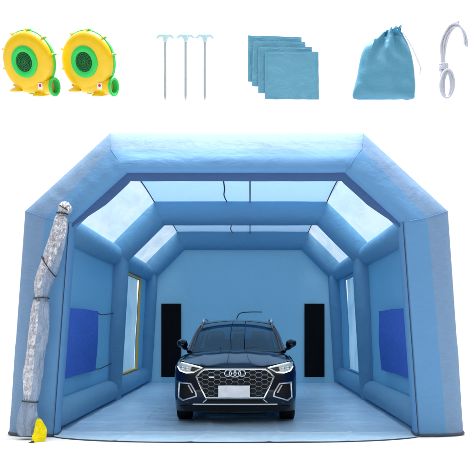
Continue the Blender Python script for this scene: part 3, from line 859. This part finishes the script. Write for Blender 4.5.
# ------------------------------------------------------------------ stakes
M['steel'] = pmat('galvanised_steel', (.50, .57, .61), .35, .25, var=.04, vscale=12)
M['mint'] = pmat('pale_mint_plastic', srgb(196, 228, 232), .45, var=.02)
def make_stake(label, loc):
    t = thing('ground_stake', label, 'tent stake', loc, 'three ground stakes above the tent')
    bm = bmesh.new()
    sweep(bm, [(0, 0, .36), (0, 0, -.40), (0, 0, -.43), (0, 0, -.475)], [.0155, .0155, .0135, .002], 14, up=(0, 1, 0)); link('shaft', bm, M['steel'], t)
    bm = bmesh.new()
    lathe(bm, [(.0, .402), (.026, .402), (.034, .392), (.036, .37), (.030, .335), (.024, .30), (.0155, .296)], 20, 'Z')
    for s in (-1, 1):
        sweep(bm, smooth_path([(s*.015, 0, .372), (s*.055, 0, .385), (s*.09, 0, .372), (s*.112, 0, .348)], 5), [.026]*5+[.022]*5+[.017]*5+[.010], 10, up=(0, 1, 0), flat=.8)
    link('head', bm, M['mint'], t)
    bm = bmesh.new(); lathe(bm, [(0, .418), (.016, .417), (.019, .402)], 16, 'Z'); link('cap', bm, M['steel'], t)
    return t
s1 = make_stake('steel ground stake with pale mint head, next to the blowers', PX(165.2, 64.5, YA))
s2 = copy_tree(s1); s2.location = PX(185.6, 64.5, YA); s2['label'] = 'steel ground stake with pale mint head, between the two other stakes'
s3 = copy_tree(s1); s3.location = PX(204.8, 64.5, YA); s3['label'] = 'steel ground stake with pale mint head, nearest the blue cloths'

# ------------------------------------------------------------------ cloths
M['cloth'] = fabric('sky_blue_nylon', srgb(112, 178, 206), .12, rough=.5, spec=.3, wr=.4, wscale=(3, 3, 3), dist=.6, rib=.08)
quads = [((248.2, 35.8), (301.3, 37.8), (302.0, 85.0), (247.8, 81.8)), ((252.8, 41.2), (305.2, 42.3), (305.8, 89.0), (252.0, 86.4)),
         ((258.2, 47.2), (311.8, 47.4), (312.0, 95.5), (258.2, 93.4)), ((264.8, 52.0), (318.2, 52.2), (318.9, 99.7), (264.8, 99.4))]
labs = ['square sky blue cloth at the back of the overlapping stack', 'square sky blue cloth second from the back of the stack',
        'square sky blue cloth just behind the foremost one', 'square sky blue cloth in full view at the front of the stack']
for k, (Q, lb) in enumerate(zip(quads, labs)):
    Y = YA+.09-.03*k; P = [PX(a, b, Y) for a, b in Q]; bm = bmesh.new()
    def fn(u, v):
        p = P[0].lerp(P[1], u).lerp(P[3].lerp(P[2], u), v)
        w = .016*nz(u*3+k*3, v*3, k)+.008*nz(u*8, v*8, k+4)
        e = .004*nz(u*6, v*6, k+9)
        return (p.x+e, p.y-.01+w*.5, p.z+e)
    c0 = sum(P, Vector())/4
    grid(bm, fn, 30, 30); thicken(bm, .008)
    for v in bm.verts: v.co -= c0
    o = link('folded_cloth', bm, M['cloth'], angle=60); o.location = c0; tag(o, lb, 'cloth', 'sky blue cloths above the tent')
    bm = bmesh.new()       # stitched hem just inside the border
    pts = densify([Vector(fn(a, b))+Vector((0, -.007, 0)) for a, b in ((.04, .04), (.96, .04), (.96, .96), (.04, .96))], .1, True)
    for p in pts: p -= c0
    sweep(bm, pts, .0035, 5, closed=True, up=(0, 1, 0)); link('hem', bm, M['cloth'], o)

# ------------------------------------------------------------------ bag
M['bag'] = fabric('bag_nylon', srgb(96, 164, 194), .12, rough=.42, spec=.4, wr=.2, wscale=(5, 5, 3), dist=.4, rib=.08)
M['cordw'] = pmat('white_cord', (.84, .84, .86), .7)
bag = thing('drawstring_bag', 'sky blue drawstring storage bag gathered at its neck', 'bag', PX(384, 66, YA), None)
BO = bag.location.copy()
rows = [(99.0, 355.5, 411, .05), (98.2, 353.2, 413.6, .10), (94, 352.6, 414.6, .17), (84, 355.0, 414.8, .23), (74, 357.6, 414.2, .26), (64, 359.6, 413.0, .26), (54, 361.6, 411.0, .24), (46, 365.5, 408.4, .20), (40, 370.5, 405.5, .16), (35.5, 376.5, 402.8, .12), (32.5, 381.5, 401.3, .10), (30.6, 383.5, 401.0, .105), (28.8, 384.5, 402.0, .095)]
rs = smooth_path([(a, b, c) for a, b, c, d in rows], 5); ds = [v.x for v in smooth_path([(d, 0, 0) for a, b, c, d in rows], 5)]
bm = bmesh.new(); rings = []
for j, (v, d) in enumerate(zip(rs, ds)):
    a, b = PX(v[1], v[0], YA), PX(v[2], v[0], YA); c = (a+b)/2-BO; hw = (b-a).length/2; t = j/(len(rs)-1)
    ring = []
    for k in range(96):
        th = 2*math.pi*k/96; cs, sn = math.cos(th), math.sin(th); m_ = 1/((abs(cs)**2.4+abs(sn)**2.4)**(1/2.4))
        pl = max(0, t-.40)/.6
        f = 1+.16*pl**1.1*math.sin(th*13+2*nz(th*2, t*3))*(.35+.65*abs(sn))+.05*nz(cs*2, sn*2, t*5)*(1-.3*pl)
        tilt = .035*math.sin(math.pi/2*pl)*(cs)
        ring.append((c.x+hw*cs*m_*(1+.03*nz(th, t*6)), .5*d*sn*m_*f, c.z+tilt*pl+.010*nz(cs*3, sn*3, t*4)))
        fold = min(1, max(0, t-.30)/.45)
        X = ring[-1][0]; rx = X/max(hw, .01)
        dy = .06*fold*(abs(math.sin(rx*5.2+1.6*nz(rx*2, t*1.5)))**.7-.5)+.030*nz(X*6+ring[-1][2]*3, ring[-1][2]*5, 3)*(1-fold*.4)
        xn, zn = PX(391, 30, YA).x-BO.x, PX(391, 30, YA).z-BO.z
        dx_, dz_ = X-xn, zn+.10-c.z; ph = math.atan2(dx_, max(.02, dz_)); di = math.hypot(dx_, dz_)
        dy += (.030+.13*min(.35, di))*math.sin(ph*11+2.2*nz(ph*2, di*2, 8))*math.exp(-(di/.42)**2)*min(1, di/.1)
        dy *= min(1, abs(sn)*1.6)
        ring[-1] = (X, ring[-1][1]+dy*(1 if sn < 0 else -1), ring[-1][2])
    rings.append(ring)
loft(bm, rings, True, False, False); bm.faces.new([bm.verts[i] for i in range(96)] if (bm.verts.ensure_lookup_table() or True) else [])
link('pouch', bm, M['bag'], bag, angle=70)
bm = bmesh.new()
pts = [PX(a, b, y)-BO for a, b, y in ((401, 31.5, 9.95), (405, 35, 9.93), (411, 45, 9.93), (416.5, 57, 9.95), (420.5, 68, 9.96), (419.5, 74, 9.97))]
sweep(bm, smooth_path(pts, 6), .008, 6); sweep(bm, smooth_path([p+Vector((.02, .02, -.01)) for p in pts[:-1]], 6), .008, 6)
link('drawstring', bm, M['cordw'], bag)

# ------------------------------------------------------------------ rope hank
M['rope'] = pmat('white_rope', (.60, .62, .69), .75)
bm = bmesh.new(); RO = PX(450, 62, YA)
base_up = [(443.6, 68), (443.0, 56), (443.6, 44), (447, 34), (453, 27.5), (460, 27), (465, 33), (467.3, 42), (466.8, 47)]
for k in range(7):
    j = lambda s: random.uniform(-s, s)
    pts = []
    for i, (a, b) in enumerate(base_up):
        ex = (k-3)*.85
        if k >= 4 and i >= 4: continue
        pts.append(PX(a+ex*(1 if i > 1 else .6)+j(.2), b+(k-3)*.9*(1 if i > 3 else .2)+j(.2), YA+(k % 3-1)*.022+j(.006)))
    if k >= 4: pts += [PX(452+k*.6, 25.0+j(1)-.3*k, YA), PX(456.5+k*.3, 21.8+j(.6), YA+.03), PX(457.5, 25.0+j(.8), YA+.05), PX(451, 31, YA+.06)]
    sweep(bm, [p-RO for p in smooth_path(pts, 6)], .0125, 8, up=(0, 1, 0))
for k in range(6):
    pts = []
    wx, hh = 6.6-.6*k+random.uniform(-.4, .4), 14.5-.5*k
    for a in range(20):
        th = 2*math.pi*a/20
        pts.append(PX(447.2+wx*math.sin(th)+random.uniform(-.2, .2)+.5*math.cos(th), 83.5-hh*math.cos(th)+k*.4, YA+.03*math.sin(th+k)+.02*(k-3)))
    sweep(bm, [p-RO for p in smooth_path(pts, 3, True)], .0115, 7, closed=True, up=(0, 1, 0))
for k in range(4):
    c = PX(443.8, 64.2+1.7*k, YA)-RO
    sweep(bm, [c+Vector((.048*math.cos(a), .05*math.sin(a), .008*math.sin(a+k))) for a in [2*math.pi*h/20 for h in range(20)]], .0125, 7, closed=True)
pts = [PX(441.5, 70, YA-.03), PX(440.2, 80, YA-.03), PX(440.5, 90, YA-.02), PX(444, 97, YA-.02)]
sweep(bm, [p-RO for p in smooth_path(pts, 5)], .010, 7, up=(0, 1, 0))
ro = link('rope', bm, M['rope'], angle=70); ro.location = RO; tag(ro, 'white rope tied into a hank with a bent over top', 'rope')
